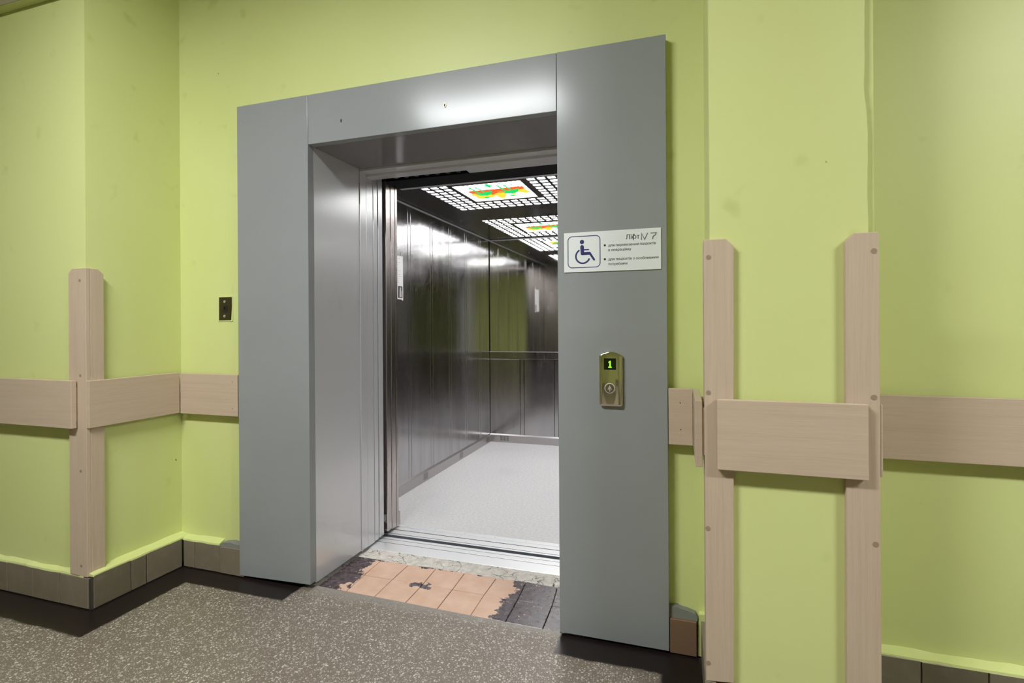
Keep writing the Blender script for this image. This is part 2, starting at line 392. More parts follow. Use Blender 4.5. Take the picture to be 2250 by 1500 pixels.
ceiling_lamp(0.15, -2.08, 'long ceiling lamp in front of the open lift')
ceiling_lamp(4.20, -2.08, 'long ceiling lamp over the right end of the hall', mat='diffb')

# ------------------------------------------------------------------ floor pieces at the threshold
box('threshold_bed', -0.06, 1.26, 0.012, 0.50, -0.12, -0.014, 'mortar', FLOOR)
def yfront(x): return 0.046 - 0.025 * x
prism('joint_fill', [(-.06, .012), (1.26, .012), (1.26, yfront(1.2) - .0005), (1.2, yfront(1.2) - .0005), (0.0, yfront(0) - .0005), (-.06, yfront(0) - .0005)], 2, -.014, -.0008, 'floor', FLOOR)
xf = [0.006, 0.167, 0.322, 0.484, 0.642, 0.803, 0.962, 1.124, 1.199]
xm = [0.004, 0.156, 0.315, 0.480, 0.636, 0.797, 0.958, 1.119, 1.199]
xb = [0.002, 0.147, 0.312, 0.466, 0.627, 0.797, 0.948, 1.104, 1.199]
g_ = 0.0016
rz = random.Random(5)
for i in range(8):
    ym0, ym1 = 0.206 + (0.008 if i in (2,) else 0), 0.206
    top = rz.uniform(-.0025, -.0005)
    prism('tile', [(xf[i] + g_, yfront(xf[i]) + g_), (xf[i + 1] - g_, yfront(xf[i + 1]) + g_), (xm[i + 1] - g_, ym1 - g_), (xm[i] + g_, ym1 - g_)], 2, -.014, top, 'thtile', FLOOR, .0012)
    top = rz.uniform(-.0025, -.0005)
    yb = 0.378
    prism('tile', [(xm[i] + g_, ym1 + g_), (xm[i + 1] - g_, ym1 + g_), (xb[i + 1] - g_, yb + rz.uniform(-.006, .004)), (xb[i] + g_, yb + rz.uniform(-.006, .004))], 2, -.014, top, 'thtile', FLOOR, .0012)
# rough cement strip between tiles and sill
bm = bmesh.new(); nx, ny = 150, 16; grid = []
from mathutils import noise as mnoise
for j in range(ny + 1):
    row = []
    for i in range(nx + 1):
        x = 0.0 + 1.2 * i / nx; y = 0.368 + (0.492 - 0.368) * j / ny
        n = mnoise.noise(Vector((x * 9, y * 14, 0))) + 0.5 * mnoise.noise(Vector((x * 28, y * 40, 3)))
        amp = 0.0055 * (1 - abs(2 * j / ny - 0.9)) if 0.1 < j / ny < 1 else 0.002
        z = -0.004 + amp * n - 0.006 * max(0, 1 - j / 3.0)
        if j == ny: z = -0.002
        row.append(bm.verts.new((x, y, z)))
    grid.append(row)
for j in range(ny):
    for i in range(nx): bm.faces.new([grid[j][i], grid[j][i + 1], grid[j + 1][i + 1], grid[j + 1][i]])
o = fin(bm, 'mortar_strip', 'mortar', FLOOR)

# ------------------------------------------------------------------ skirting tiles
def baseboard(name, x, y): return struct(empty(name, (x, y, 0)))
def tiles_x(parent, edges, yf, yw, z=TT, mat='btile'):
    for a, b in zip(edges, edges[1:]):
        box('tile', a + .0018, b - .0018, yf + rz.uniform(-.0008, .0012), yw, 0.004, z + rz.uniform(-.003, .001), mat, parent, .0015)
    box('joint_bed', edges[0], edges[-1], yf + .005, yw + .004, 0.0, z - .006, 'joint', parent)
def tiles_y(parent, edges, xf_, xw, z=TT, mat='btile'):
    x0, x1 = sorted((xf_, xw))
    for a, b in zip(edges, edges[1:]):
        box('tile', x0, x1, a + .002, b - .002, 0.004, z + rz.uniform(-.003, .001), mat, parent, .0015)
    s = 1 if xf_ > xw else -1
    q0, q1 = sorted((xf_ - s * .005, xw))
    box('joint_bed', q0, q1, edges[0], edges[-1], 0.0, z - .006, 'joint', parent)
b = baseboard('baseboard_left', -1.5, BY)
ed = [-0.818]
for w in [.183] + [.179] * 12: ed.append(ed[-1] - w)
tiles_x(b, ed[::-1], BF, BY)
tiles_y(b, [-0.428, -0.262, -0.186, 0.004], BSX, BX, TT + .006)
b = baseboard('baseboard_back', -0.6, WY)
tiles_x(b, [BSX + .004, -0.720, -0.551], LF, WY)
box('tile', -0.549, -0.400, LF - .003, WY, 0.004, 0.136, 'btile', b, .0015)
bm = bmesh.new(); bm_prism(bm, [(-.549, .136), (-.40, .136), (-.40, .158), (-.45, .156), (-.49, .161), (-.535, .155), (-.547, .150)], 1, LF + .002, WY + .002); fin(bm, 'mortar_cap', 'grey_mortar', b)
box('tile', 1.624, 1.719, LF, WY, 0.004, 0.132, 'brick', b, .0015)
bm = bmesh.new(); bm_prism(bm, [(1.60, .132), (1.722, .130), (1.724, .142), (1.716, .156), (1.69, .164), (1.665, .168), (1.648, .174), (1.63, .170), (1.60, .166)], 1, LF + .012, WY + .002); fin(bm, 'mortar_cap', 'grey_mortar', b)
b = baseboard('baseboard_pillar', PX0, PY)
box('tile', PX0 - .022, PX0 + .01, -0.338, 0.003, 0.004, 0.142, 'btile', b, .0015)
tiles_x(b, [PX0 - .02, 1.94, 2.12, PX1 + .02], PF - .006, PY, 0.140)
b = baseboard('baseboard_right', 3.0, RY)
ed = [2.222]
for w in [.186] + [.179] * 24: ed.append(ed[-1] + w)
tiles_x(b, ed, RF, RY)
# yellow paint ridge in the corner beside the brown tile
prism('trim_1', [(1.722, 0.0), (PX0 + .002, 0.0), (PX0 + .002, .16), (1.728, .155)], 1, 0.02, WY + .01, 'wall')
struct(bpy.data.objects['trim_1'])

# ------------------------------------------------------------------ lift surround (portal)
PH, OH = 2.334, 2.100
P = empty('lift_surround', (0.6, 0.02, 0.0)); tag(P, 'grey painted steel lift surround with wide side panels and lintel', 'door surround')
PXL, PXR = -0.4213, 1.6213
prism('side_panel', [(PXL, .0105), (-.0008, .0235), (-.0008, PH), (PXL, PH)], 1, 0.0, WY - .002, 'portal', P, .0018, 2)
box('side_panel', 1.2008, PXR, 0.0, WY - .002, .0105, PH, 'portal', P, .0018, 2)
hd = box('header_panel', 0.0012, 1.1992, 0.0012, WY - .002, OH, PH, 'portal', P, .0018, 2)
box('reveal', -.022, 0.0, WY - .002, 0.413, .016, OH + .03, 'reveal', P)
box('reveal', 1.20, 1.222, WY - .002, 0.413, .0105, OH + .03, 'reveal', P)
box('soffit', 0.0, 1.20, WY - .002, 0.413, OH, OH + .02, 'soffit', P)
bm = bmesh.new(); bm_cyl(bm, (0.185, 2.189), 1, .0085, .0006, .002, 14)
for v in bm.verts: v.co.x = .185 + (v.co.x - .185) * .45
fin(bm, 'keyhole', 'black', hd)
bm = bmesh.new(); bm_cyl(bm, (0.709, 2.189), 1, .0105, -.0010, .003, 16)
for v in bm.verts: v.co.x = .709 + (v.co.x - .709) * .6
fin(bm, 'lock_ring', 'btn', hd)
bm = bmesh.new(); bm_cyl(bm, (0.709, 2.189), 1, .0065, -.0014, .002, 14)
for v in bm.verts: v.co.x = .709 + (v.co.x - .709) * .5
fin(bm, 'keyhole', 'black', hd)

# ------------------------------------------------------------------ landing door: frame, parked leaves, sill
D = empty('landing_door', (0.6, 0.5, 0)); tag(D, 'grey steel landing door frame with its sliding leaves parked at left', 'door')
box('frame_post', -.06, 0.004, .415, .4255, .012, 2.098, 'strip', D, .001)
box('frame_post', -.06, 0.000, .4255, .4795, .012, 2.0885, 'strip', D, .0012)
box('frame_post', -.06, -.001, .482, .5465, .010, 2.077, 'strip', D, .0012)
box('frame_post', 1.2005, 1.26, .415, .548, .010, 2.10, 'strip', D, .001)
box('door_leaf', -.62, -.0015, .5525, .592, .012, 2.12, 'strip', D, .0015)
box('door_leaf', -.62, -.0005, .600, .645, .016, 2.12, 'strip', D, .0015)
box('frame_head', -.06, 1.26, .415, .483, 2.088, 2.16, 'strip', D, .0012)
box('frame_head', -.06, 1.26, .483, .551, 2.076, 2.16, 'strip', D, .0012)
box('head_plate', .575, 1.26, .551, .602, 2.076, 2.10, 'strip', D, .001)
box('door_gear', -.60, 1.25, .553, .66, 2.13, 2.30, 'dark', D)
bm = bmesh.new()
for k in range(7):
    bm_prism(bm, [(.10 + .065 * k, 2.094), (.125 + .065 * k, 2.115), (.14 + .065 * k, 2.115), (.118 + .065 * k, 2.092)], 1, .605, .625)
fin(bm, 'door_gear_ribs', 'gap', D)

S = empty('landing_sill', (0.6, 0.57, 0)); tag(S, 'grooved aluminium landing sill in front of the lift gap', 'sill')
for a, c in ((.490, .584), (.590, .630), (.636, .660)):
    box('sill_rib', -.05, 1.25, a, c, -.028, 0.0, 'alu', S, .0012)
for a, c in ((.5842, .5898), (.6302, .6358)): box('sill_groove', -.05, 1.25, a, c, -.028, -.0016, 'dark', S)
box('sill_base', -.05, 1.25, .487, .660, -.045, -.028, 'dark', S)
struct(box('trim_2', -.6, 1.25, .661, .6930, -.075, -.060, 'gap'))

# ------------------------------------------------------------------ the lift car
CL, CR, CB, CFY, CZ = -0.297, 1.213, 3.247, 0.890, 2.166
K = empty('lift_car', (0.458, 2.05, 0)); tag(K, 'stainless steel lift car with lit ceiling, mirror and grey vinyl floor', 'lift car')
box('car_floor', CL, CR, .852, CB, -.02, 0.0, 'vinyl', K)
# sill of the car with riveted nosing
sl = box('car_sill', -.05, CR, .696, .816, -.045, -.028, 'dark', K)
for a, c in ((.696, .711), (.718, .768), (.777, .814)): box('sill_rib', -.05, CR, a, c, -.028, 0.0, 'alu', sl, .0012)
box('apron', -.05, CR, .6935, .6958, -.25, -.0012, 'apron', K)
for a, c in ((.7112, .7178), (.7682, .7768)): box('sill_groove', -.05, CR, a, c, -.028, -.0016, 'dark', sl)
ns = box('floor_nosing', -.04, CR, .8165, .853, -.012, .0015, 'alu', K, .001)
for x in (.049, .240, .432, .625, .816, 1.008): cyl('rivet', (x, .834), 2, .0042, .001, .0028, 'screw', ns, 10)
# side walls: wide panels and narrow ribs, parted by fine joints
def side_wall(xin, s):
    xa, xb_ = (xin - .02, xin) if s > 0 else (xin, xin + .02)
    ys = [0.745, 1.111, 1.477, 1.848, 2.213, 2.573, 2.941]
    cur = CFY
    jt = .0016
    for y in ys:
        a, c = y, y + .044
        if a > CFY:
            box('wall_panel', xa, xb_, cur + jt, a - jt, .075, CZ - .012, 'steel', K, .0026, 2)
            box('wall_rib', xa, xb_, a + jt, c - jt, .075, CZ - .012, 'steel', K, .0026, 2)
            cur = c
        elif c > CFY: cur = c
    box('wall_panel', xa, xb_, cur + jt, CB - .004, .075, CZ - .012, 'steel', K, .0026, 2)
    q = (xa - .03, xa) if s > 0 else (xb_, xb_ + .03)
    box('wall_backing', q[0], q[1], CFY - .04, CB + .03, -.02, CZ + .05, 'dark', K)
    # kick plate with vents
    f0, f1 = (xin, xin + .012) if s > 0 else (xin - .012, xin)
    kp = prism('kick_plate', [(f0, 0.0), (f1, 0.0), (f1, .074 if s > 0 else .088), (f0, .088 if s > 0 else .074)], 1, CFY, CB - .013, 'kick', K, .0008)
    for yc in (1.728, 2.438, 3.137):
        bm = bmesh.new()
        for r in range(6):
            for c_ in range(3):
                y0 = yc - .038 + c_ * .027
                xx = f1 if s > 0 else f0
                bm_box(bm, xx - .0006, xx + .0006, y0, y0 + .020, .018 + r * .009, .0215 + r * .009)
        fin(bm, 'vent', 'black', kp)
    box('cove_rail', *( (xin, xin + .010) if s > 0 else (xin - .010, xin)), CFY, CB, CZ - .014, CZ - .001, 'rail', K, .002)
side_wall(CL, 1); side_wall(CR, -1)
# back wall: steel below, trim band, mirror above
jt = .0016; cur = CL
for x in (0.042, 0.412, 0.782):
    box('wall_panel', cur + jt, x - jt, CB, CB + .02, .075, .886, 'steel', K, .0026, 2)
    box('wall_rib', x + jt, x + .044 - jt, CB, CB + .02, .075, .886, 'steel', K, .0026, 2); cur = x + .044
box('wall_panel', cur + jt, CR, CB, CB + .02, .075, .886, 'steel', K, .0026, 2)
box('trim_band', CL + .002, CR, CB - .006, CB + .02, .889, .966, 'steel', K, .0025, 2)
box('trim_edge', CL + .002, CR, CB - .0072, CB - .004, .9625, .9675, 'rail', K)
box('mirror', CL + .004, CR, CB + .001, CB + .012, .967, CZ, 'mirror', K)
box('mirror_strip', CL + .0005, CL + .005, CB - .006, CB + .012, .967, CZ - .014, 'dark', K)
box('wall_backing', CL - .05, CR + .05, CB + .02, CB + .05, -.02, CZ + .05, 'dark', K)
kp = prism('kick_plate', [(CB - .012, 0.0), (CB, 0.0), (CB, .088), (CB - .012, .074)], 0, CL, CR, 'kick', K, .0008)
for xc in (-.13, .60):
    bm = bmesh.new()
    for r in range(6):
        for c_ in range(3): bm_box(bm, xc - .05 + c_ * .035, xc - .05 + c_ * .035 + .027, CB - .0126, CB - .0114, .018 + r * .009, .0215 + r * .009)
    fin(bm, 'vent', 'black', kp)
box('cove_rail', CL, CR, CB - .010, CB, CZ - .014, CZ - .001, 'rail', K, .002)
# front return panel and transom
box('front_panel', CL, -.052, CFY - .03, CFY, 0.0, CZ, 'doorsteel', K, .002)
box('front_panel', 1.205, CR + .03, .69, CFY, 0.0, CZ, 'steel', K)
tr = box('transom', -.30, CR + .03, .700, .868, 2.106, 2.45, 'dark', K)
box('transom_edge', -.012, CR, .868, .890, 2.112, CZ, 'doorsteel', K, .001)
box('transom_lip', -.012, 1.205, .866, .893, 2.1035, 2.1085, 'rail', K)
# car door leaves parked at left
for n_, (a, c, zt) in enumerate(((.684, .7325, .018), (.7415, .790, .013))):
    lf = box('car_door_leaf', -.70, -.0005 - .002 * n_, a, c, zt, 2.13, 'doorsteel', K, .002)
    if n_ == 0:
        for z in (.030, .075, .092): cyl('screw', (-.012, z), 1, .004, a - .002, a + .001, 'screw', lf, 10)
box('door_buffer', -.018, -.0015, .793, .816, .010, 2.13, 'doorsteel', K, .001)
box('toe_guard', -.016, -.001, .816, .833, .008, .092, 'doorsteel', K, .001)
box('guide_bracket', -.045, -.008, .6605, .684, .083, .122, 'grey_mortar', K, .001)
# ceiling with perforated light panels
box('car_roof', CL - .03, CR + .03, .70, CB + .03, CZ + .03, CZ + .08, 'dark', K)
def rect_in(c, rs): return any(r[0] < c[0] < r[1] and r[2] < c[1] < r[3] for r in rs)
CWX, CWY = .0490, .0500
cell_me = None
def light_panel(y0, y1, rows_y, pic):
    global cell_me
    xs0 = [.004 + .0673 * i for i in range(14)]
    holes = []
    for x in xs0:
        for y in rows_y:
            if x > pic[0] - .055 and x < pic[1] + .01 and y > pic[2] - .055 and y < pic[3] + .01: continue
            holes.append((x, x + CWX, y, y + CWY))
    allh = holes + [pic]
    X = sorted({CL + .010, CR - .010} | {v for h in allh for v in h[:2]}); Y = sorted({y0, y1} | {v for h in allh for v in h[2:]})
    bm = bmesh.new(); V = {}
    def gv(x, y, z):
        key = (round(x, 5), round(y, 5), round(z, 5))
        if key not in V: V[key] = bm.verts.new((x, y, z))
        return V[key]
    z0, z1 = CZ, CZ + .006
    def hole(i, j):
        if i < 0 or j < 0 or i >= len(X) - 1 or j >= len(Y) - 1: return None
        return rect_in(((X[i] + X[i + 1]) / 2, (Y[j] + Y[j + 1]) / 2), allh)
    for i in range(len(X) - 1):
        for j in range(len(Y) - 1):
            if hole(i, j): continue
            bm.faces.new([gv(X[i], Y[j], z0), gv(X[i], Y[j + 1], z0), gv(X[i + 1], Y[j + 1], z0), gv(X[i + 1], Y[j], z0)])
            for di, dj, a, c in ((-1, 0, (i, j), (i, j + 1)), (1, 0, (i + 1, j), (i + 1, j + 1)), (0, -1, (i, j), (i + 1, j)), (0, 1, (i, j + 1), (i + 1, j + 1))):
                if hole(i + di, j + dj) in (True, None):
                    bm.faces.new([gv(X[a[0]], Y[a[1]], z0), gv(X[c[0]], Y[c[1]], z0), gv(X[c[0]], Y[c[1]], z1), gv(X[a[0]], Y[a[1]], z1)])
    bmesh.ops.remove_doubles(bm, verts=bm.verts, dist=1e-6)
    pn = fin(bm, 'ceiling_panel', 'blackgloss', K)
    wl = world_loc(pn)
    if cell_me is None:
        b2 = bmesh.new(); bm_box(b2, 0, CWX, 0, CWY, 0, .002); cell_me = bpy.data.meshes.new('light_cell'); bmesh.ops.recalc_face_normals(b2, faces=b2.faces); b2.to_mesh(cell_me); b2.free()
        cell_me.materials.append(M['lampbody']); cell_me.materials.append(M['cell'])
        for p_ in cell_me.polygons:
            if p_.normal.z < -.5: p_.material_index = 1
    for h in holes:
        link('light_cell', cell_me, None, pn, Vector((h[0], h[2], CZ + .004)) - wl)
    pp = box('picture_pane', pic[0], pic[1], pic[2], pic[3], CZ + .0035, CZ + .0055, 'pic', pn)
    px, py, pw, ph = pic[0], pic[2], pic[1] - pic[0], pic[3] - pic[2]
    def patch(name, pts, mat, d):
        # pts in picture units: u to the right, v away from the door
        bm = bmesh.new(); bm_prism(bm, [(px + u * pw, py + v * ph) for u, v in pts], 2, CZ + .0034 - d, CZ + .0036 - d)
        fin(bm, name, mat, pn)
    patch('print_yellow', [(.16, .38), (.90, .30), (.97, .70), (.88, .74), (.78, .60), (.70, .78), (.63, .62), (.55, .80), (.50, .94), (.44, .92), (.42, .72), (.33, .84), (.27, .80), (.17, .88), (.13, .80), (.10, .84), (.11, .66), (.07, .62)], 'p_ye', .0002)
    patch('print_orange', [(.08, .32), (.12, .36), (.16, .33), (.52, .34), (.88, .30), (.90, .34), (.94, .30), (.95, .46), (.70, .52), (.66, .62), (.50, .56), (.40, .66), (.24, .60), (.12, .52)], 'p_or', .0004)
    for u0 in (.12, .53):
        patch('print_green', [(u0 + .0, .46), (u0 + .09, .56), (u0 + .07, .12), (u0 + .10, .12), (u0 + .13, .50), (u0 + .19, .50), (u0 + .16, .14), (u0 + .19, .14), (u0 + .22, .48), (u0 + .30, .42), (u0 + .33, .44), (u0 + .26, .62), (u0 + .17, .68), (u0 + .07, .64)], 'p_gr', .0006)
        patch('print_green', [(u0 + .13 + .045 * math.cos(t), .80 + .055 * math.sin(t)) for t in [i * math.pi / 6 for i in range(12)]], 'p_gr', .0006)
    patch('print_green', [(.44, .10), (.47, .10), (.47, .03), (.52, .03), (.52, .10), (.56, .10), (.56, .17), (.52, .17), (.52, .24), (.47, .24), (.47, .17), (.44, .17)], 'p_gr', .0006)
    for u, v in ((.22, .10), (.26, .20), (.16, .22), (.66, .06), (.74, .12), (.80, .18), (.70, .20), (.30, .06)):
        patch('print_green', [(u, v), (u + .03, v - .03), (u + .045, v + .0), (u + .02, v + .04)], 'p_gr', .0006)
light_panel(.893, 2.150, [.902 + .0725 * i for i in range(3, 13)], (.220, .695, 1.145, 1.590))
light_panel(2.153, CB - .002, [2.258 + .0725 * i for i in range(13)], (.220, .695, 2.515, 2.955))
for x, y in ((-.16, 2.165), (-.16, 3.15), (.10, 2.166), (1.05, 2.165)): cyl('ceiling_screw', (x, y), 2, .005, CZ - .003, CZ + .001, 'screw', K, 10)

# paper notice on the left car wall
N = empty('paper_notice', (CL + .001, 1.30, 1.442)); tag(N, 'white printed sheet with a small picture on the steel lift wall', 'notice')
prism('sheet', [(1.192, 1.445), (1.385, 1.438), (1.398, 1.430), (1.404, 1.440), (1.402, 1.760), (1.192, 1.752)], 0, CL + .0002, CL + .0012, 'paper', N)
prism('adhesive_tape', [(1.378, 1.755), (1.392, 1.757), (1.392, 1.788), (1.376, 1.786)], 0, CL + .0002, CL + .0016, 'ink', N)
pd = box('picture', CL + .0011, CL + .0016, 1.330, 1.394, 1.450, 1.536, 'pdark', N)
prism('picture_figure', [(1.350, 1.456), (1.382, 1.456), (1.372, 1.505), (1.374, 1.526), (1.360, 1.530), (1.352, 1.505)], 0, CL + .0015, CL + .0018, 'ppale', pd)
prism('picture_figure', [(1.374, 1.470), (1.388, 1.462), (1.386, 1.500), (1.376, 1.506)], 0, CL + .0015, CL + .0018, 'pblue', pd)
bm = bmesh.new()
for k in range(13):
    z = 1.735 - k * .0145
    bm_box(bm, CL + .0011, CL + .0014, 1.205, 1.30 + random.uniform(.02, .08), z, z + .003)
fin(bm, 'printed_lines', 'ink', N)

# ------------------------------------------------------------------ corner guards (beech boards on the wall corners)
def guard_caps(e, pts, axis, at, sgn):
    for (a, z) in pts:
        cyl('screw_cap', (a, z) , axis, .0075, at - .0012, at + .002, 'cap', e, 16)
G = empty('corner_guard', (-.83, -.43, .145)); tag(G, 'upright beech corner guard left of the lift, at the protruding wall block', 'corner guard')
GX, GY = -.824, -.438
prism('front_board', [(-.934, .145), (GX - .0002, .142), (GX - .0002, 1.506), (-.912, 1.505), (-.934, 1.484)], 1, GY, BY, 'wood_v', G, .0015, 2)
prism('side_board', [(GY + .0185, .145), (-.362, .150), (-.362, 1.482), (-.385, 1.506), (GY + .0185, 1.506)], 0, BX, GX, 'wood_v', G, .0015, 2)
for z in (1.452, 1.031, .608, .189): cyl('screw_cap', (-.861, z), 1, .0068, GY - .0008, GY + .003, 'cap', G, 16)
G = empty('corner_guard', (1.78, -.33, .145)); tag(G, 'upright beech corner guard on the pillar edge nearest the lift', 'corner guard')
QY = -.338
prism('front_board', [(1.7385, .142), (1.8175, .150), (1.8245, 1.478), (1.803, 1.500), (1.7385, 1.501)], 1, QY, -.3175, 'wood_v', G, .0015, 2)
prism('side_board', [(QY + .0205, .145), (-.250, .145), (-.250, 1.478), (-.272, 1.500), (QY + .0205, 1.501)], 0, 1.7385, PX0, 'wood_v', G, .0015, 2)
for x, z in ((1.7525, 1.446), (1.750, 1.030), (1.746, .612), (1.745, .198)): cyl('screw_cap', (x, z), 1, .0072, QY - .0008, QY + .003, 'cap', G, 16)
G = empty('corner_guard', (2.16, -.33, .145)); tag(G, 'upright beech corner guard on the pillar edge farther from the lift', 'corner guard')
prism('front_board', [(2.1175, .142), (2.2025, .142), (2.2025, 1.497), (2.142, 1.497), (2.1195, 1.474)], 1, QY, -.3175, 'wood_v', G, .0015, 2)
box('side_board', 2.1845, 2.2025, -.3170, PY - .0005, .142, 1.490, 'wood_v', G, .001)
for x, z in ((2.190, 1.444), (2.188, 1.031), (2.190, .617), (2.190, .20)): cyl('screw_cap', (x, z), 1, .0076, QY - .0008, QY + .003, 'cap', G, 16)

# ------------------------------------------------------------------ bumper boards
def bumper(label, front, spacers=(), nails=()):
    """front = box extents of the board; spacers = hidden mounting blocks; nails = (axis, pos...)"""
    x0, x1, y0, y1, z0, z1 = front
    e = empty('bumper_rail', ((x0 + x1) / 2, (y0 + y1) / 2, z0)); tag(e, label, 'bumper rail', 'beech bumper rails along the walls')
    box('board', x0, x1, y0, y1, z0, z1, 'wood_h', e, .0018, 2)
    for s in spacers: box('mounting_block', *s, 'edge', e)
    for (x, y, z) in nails: cyl('nail', (x, z), 1, .0022, y - .0005, y + .003, 'black', e, 8)
bumper('beech bumper rail on the left wall block face, cut by the photo edge', (XL + .02, -.876, -.466, -.444, .799, 1.010), [(-1.6, -1.5, -.444, BY, .83, .98), (-.90, -.882, -.444, GY, .83, .98)])
bumper('beech bumper rail on the shaded flank of the left wall block', (-.830 + .0005, -.808, -.437, .001, .799, 1.008), [(BX, -.8295, -.08, -.04, .83, .98), (GX, -.8295, -.42, -.38, .83, .98)])
bumper('short beech bumper rail between the left corner and the lift surround', (-.807, -.431, .003, .024, .796, 1.004), [(-.70, -.66, .024, WY, .82, .98), (-.52, -.48, .024, WY, .82, .98)], [(-.463, .003, .968), (-.463, .003, .835)])
bumper('stub of beech bumper rail between the lift surround and the pillar', (1.6235, 1.7105, .003, .024, .789, 1.000), [(1.64, 1.69, .024, WY, .82, .98)], [(1.666, .003, .947), (1.667, .003, .847)])
bumper('beech bumper rail seen end on along the pillar flank facing the lift', (1.7115, 1.733, -.315, .001, .793, 1.001), [(1.733, PX0, -.10, -.05, .83, .98), (1.733, 1.7385, -.31, -.26, .83, .98)])
bumper('wide beech bumper rail across the two pillar guards', (1.773, 2.168, -.362, -.342, .801, 1.013), [(1.79, 1.81, -.342, QY, .83, .98), (2.13, 2.15, -.342, QY, .83, .98)])
bumper('narrow sliver of beech bumper rail on the hidden right flank of the pillar', (PX1 + .0005, 2.2112, -.332, -.02, .806, 1.010))
bumper('long beech bumper rail on the right wall beyond the pillar', (2.225, XR - .02, -.043, -.022, .795, 1.004), [(2.6, 2.66, -.022, RY, .82, .98), (2.24, 2.27, -.022, RY, .82, .98), (4.0, 4.06, -.022, RY, .82, .98)])

# ------------------------------------------------------------------ duct along the left wall, near the ceiling
E_ = empty('cable_duct', (-2.6, BY, 2.741)); tag(E_, 'beige boxed cable duct high on the left wall in the top corner', 'cable duct')
box('channel', XL, BX - .10, BY - .046, BY, 2.743, 2.843, 'wall', E_, .002)
box('lid', XL, BX - .10, BY - .050, BY - .046, 2.741, 2.846, 'duct', E_, .001)

# ------------------------------------------------------------------ sign on the right panel
def text_mesh(name, body, x0, x1, z0, y, mat, parent):
    """lettering as flat mesh: every closed contour of the glyphs is filled on its own, counters cut out"""
    from mathutils.geometry import tessellate_polygon
    cu = bpy.data.curves.new(name, 'FONT'); cu.body = body; cu.size = 20.0; cu.resolution_u = 4; cu.fill_mode = 'NONE'
    to = bpy.data.objects.new(name, cu); COL.objects.link(to)
    bpy.context.view_layer.update()
    src = bpy.data.meshes.new_from_object(to.evaluated_get(bpy.context.evaluated_depsgraph_get()))
    bpy.data.objects.remove(to); bpy.data.curves.remove(cu)
    nb = {}
    for e in src.edges:
        i, j = e.vertices; nb.setdefault(i, []).append(j); nb.setdefault(j, []).append(i)
    seen, loops = set(), []
    order = {tuple(e.vertices) for e in src.edges}
    for st in range(len(src.vertices)):
        if st in seen or st not in nb: continue
        lp, cur, prev = [st], None, st
        cur = next((q for q in nb[st] if (st, q) in order), nb[st][0])
        while cur != st and cur not in seen:
            lp.append(cur); seen.add(cur)
            nx_ = [q for q in nb[cur] if q != prev]; prev, cur = cur, (nx_[0] if nx_ else st)
        seen.add(st); loops.append([src.vertices[i].co.to_2d() for i in lp])
    def area(l): return sum(l[i].x * l[(i + 1) % len(l)].y - l[(i + 1) % len(l)].x * l[i].y for i in range(len(l))) / 2
    def inside(p, l):
        c = False
        for i in range(len(l)):
            q, r = l[i], l[i - 1]
            if (q.y > p.y) != (r.y > p.y) and p.x < (r.x - q.x) * (p.y - q.y) / (r.y - q.y) + q.x: c = not c
        return c
    loops = [l for l in loops if len(l) > 2 and abs(area(l)) > 1e-4]
    sg = 1 if area(max(loops, key=lambda l: abs(area(l)))) > 0 else -1
    outs = [l for l in loops if area(l) * sg > 0]; ins = [l for l in loops if area(l) * sg < 0]
    xs = [p.x for l in loops for p in l]; m = min(xs); sc_ = (x1 - x0) / (max(xs) - m); pl = world_loc(parent)
    V, Fc = [], []
    for ol in outs:
        grp = [ol] + [h for h in ins if inside(h[0], ol)]
        for k_ in (0, 1):
            base = len(V)
            for l in grp:
                for p in l: V.append(Vector((x0 + (p.x - m) * sc_ + .0004 * k_, y - .00005 * k_, z0 + p.y * sc_ + .00015 * k_)) - pl)
            for t in tessellate_polygon([[Vector((p.x, p.y, 0)) for p in l] for l in grp]): Fc.append([base + i for i in t])
    me = bpy.data.meshes.new(name); me.from_pydata(V, [], Fc); me.update()
    bpy.data.meshes.remove(src)
    return link(name, me, mat, parent)
SG = empty('lift_sign', (1.4145, -.002, 1.4495)); tag(SG, 'white lift sign with a blue wheelchair symbol and Ukrainian lettering', 'sign')
pl_ = box('plate', 1.228, 1.601, -.0045, -.0002, 1.4495, 1.6065, 'white', SG, .0008)
SY = -.0048
def stroke(name, pts, w, mat, y=SY, closed=False, parent=SG):
    bm = bmesh.new(); n = len(pts)
    def off(i):
        p = Vector(pts[i]); a = Vector(pts[(i - 1) % n]) if (i > 0 or closed) else None; b = Vector(pts[(i + 1) % n]) if (i < n - 1 or closed) else None
        d = Vector((0, 0))
        if a is not None: d += (p - a).normalized()
        if b is not None: d += (b - p).normalized()
        d.normalize(); nn = Vector((-d.y, d.x)); k = 1.0
        if a is not None and b is not None:
            k = 1 / max(.5, nn.dot(Vector((-(b - p).normalized().y, (b - p).normalized().x))))
        return p + nn * w / 2 * k, p - nn * w / 2 * k
    L = [off(i) for i in range(n)]
    A = [[bm.verts.new((q.x, y, q.y)) for q in pr] for pr in L]
    B = [[bm.verts.new((q.x, y + .0004, q.y)) for q in pr] for pr in L]
    rng = range(n) if closed else range(n - 1)
    for i in rng:
        j = (i + 1) % n
        bm.faces.new([A[i][0], A[j][0], A[j][1], A[i][1]]); bm.faces.new([B[i][0], B[i][1], B[j][1], B[j][0]])
        bm.faces.new([A[i][0], B[i][0], B[j][0], A[j][0]]); bm.faces.new([A[i][1], A[j][1], B[j][1], B[i][1]])
    return fin(bm, name, mat, parent)
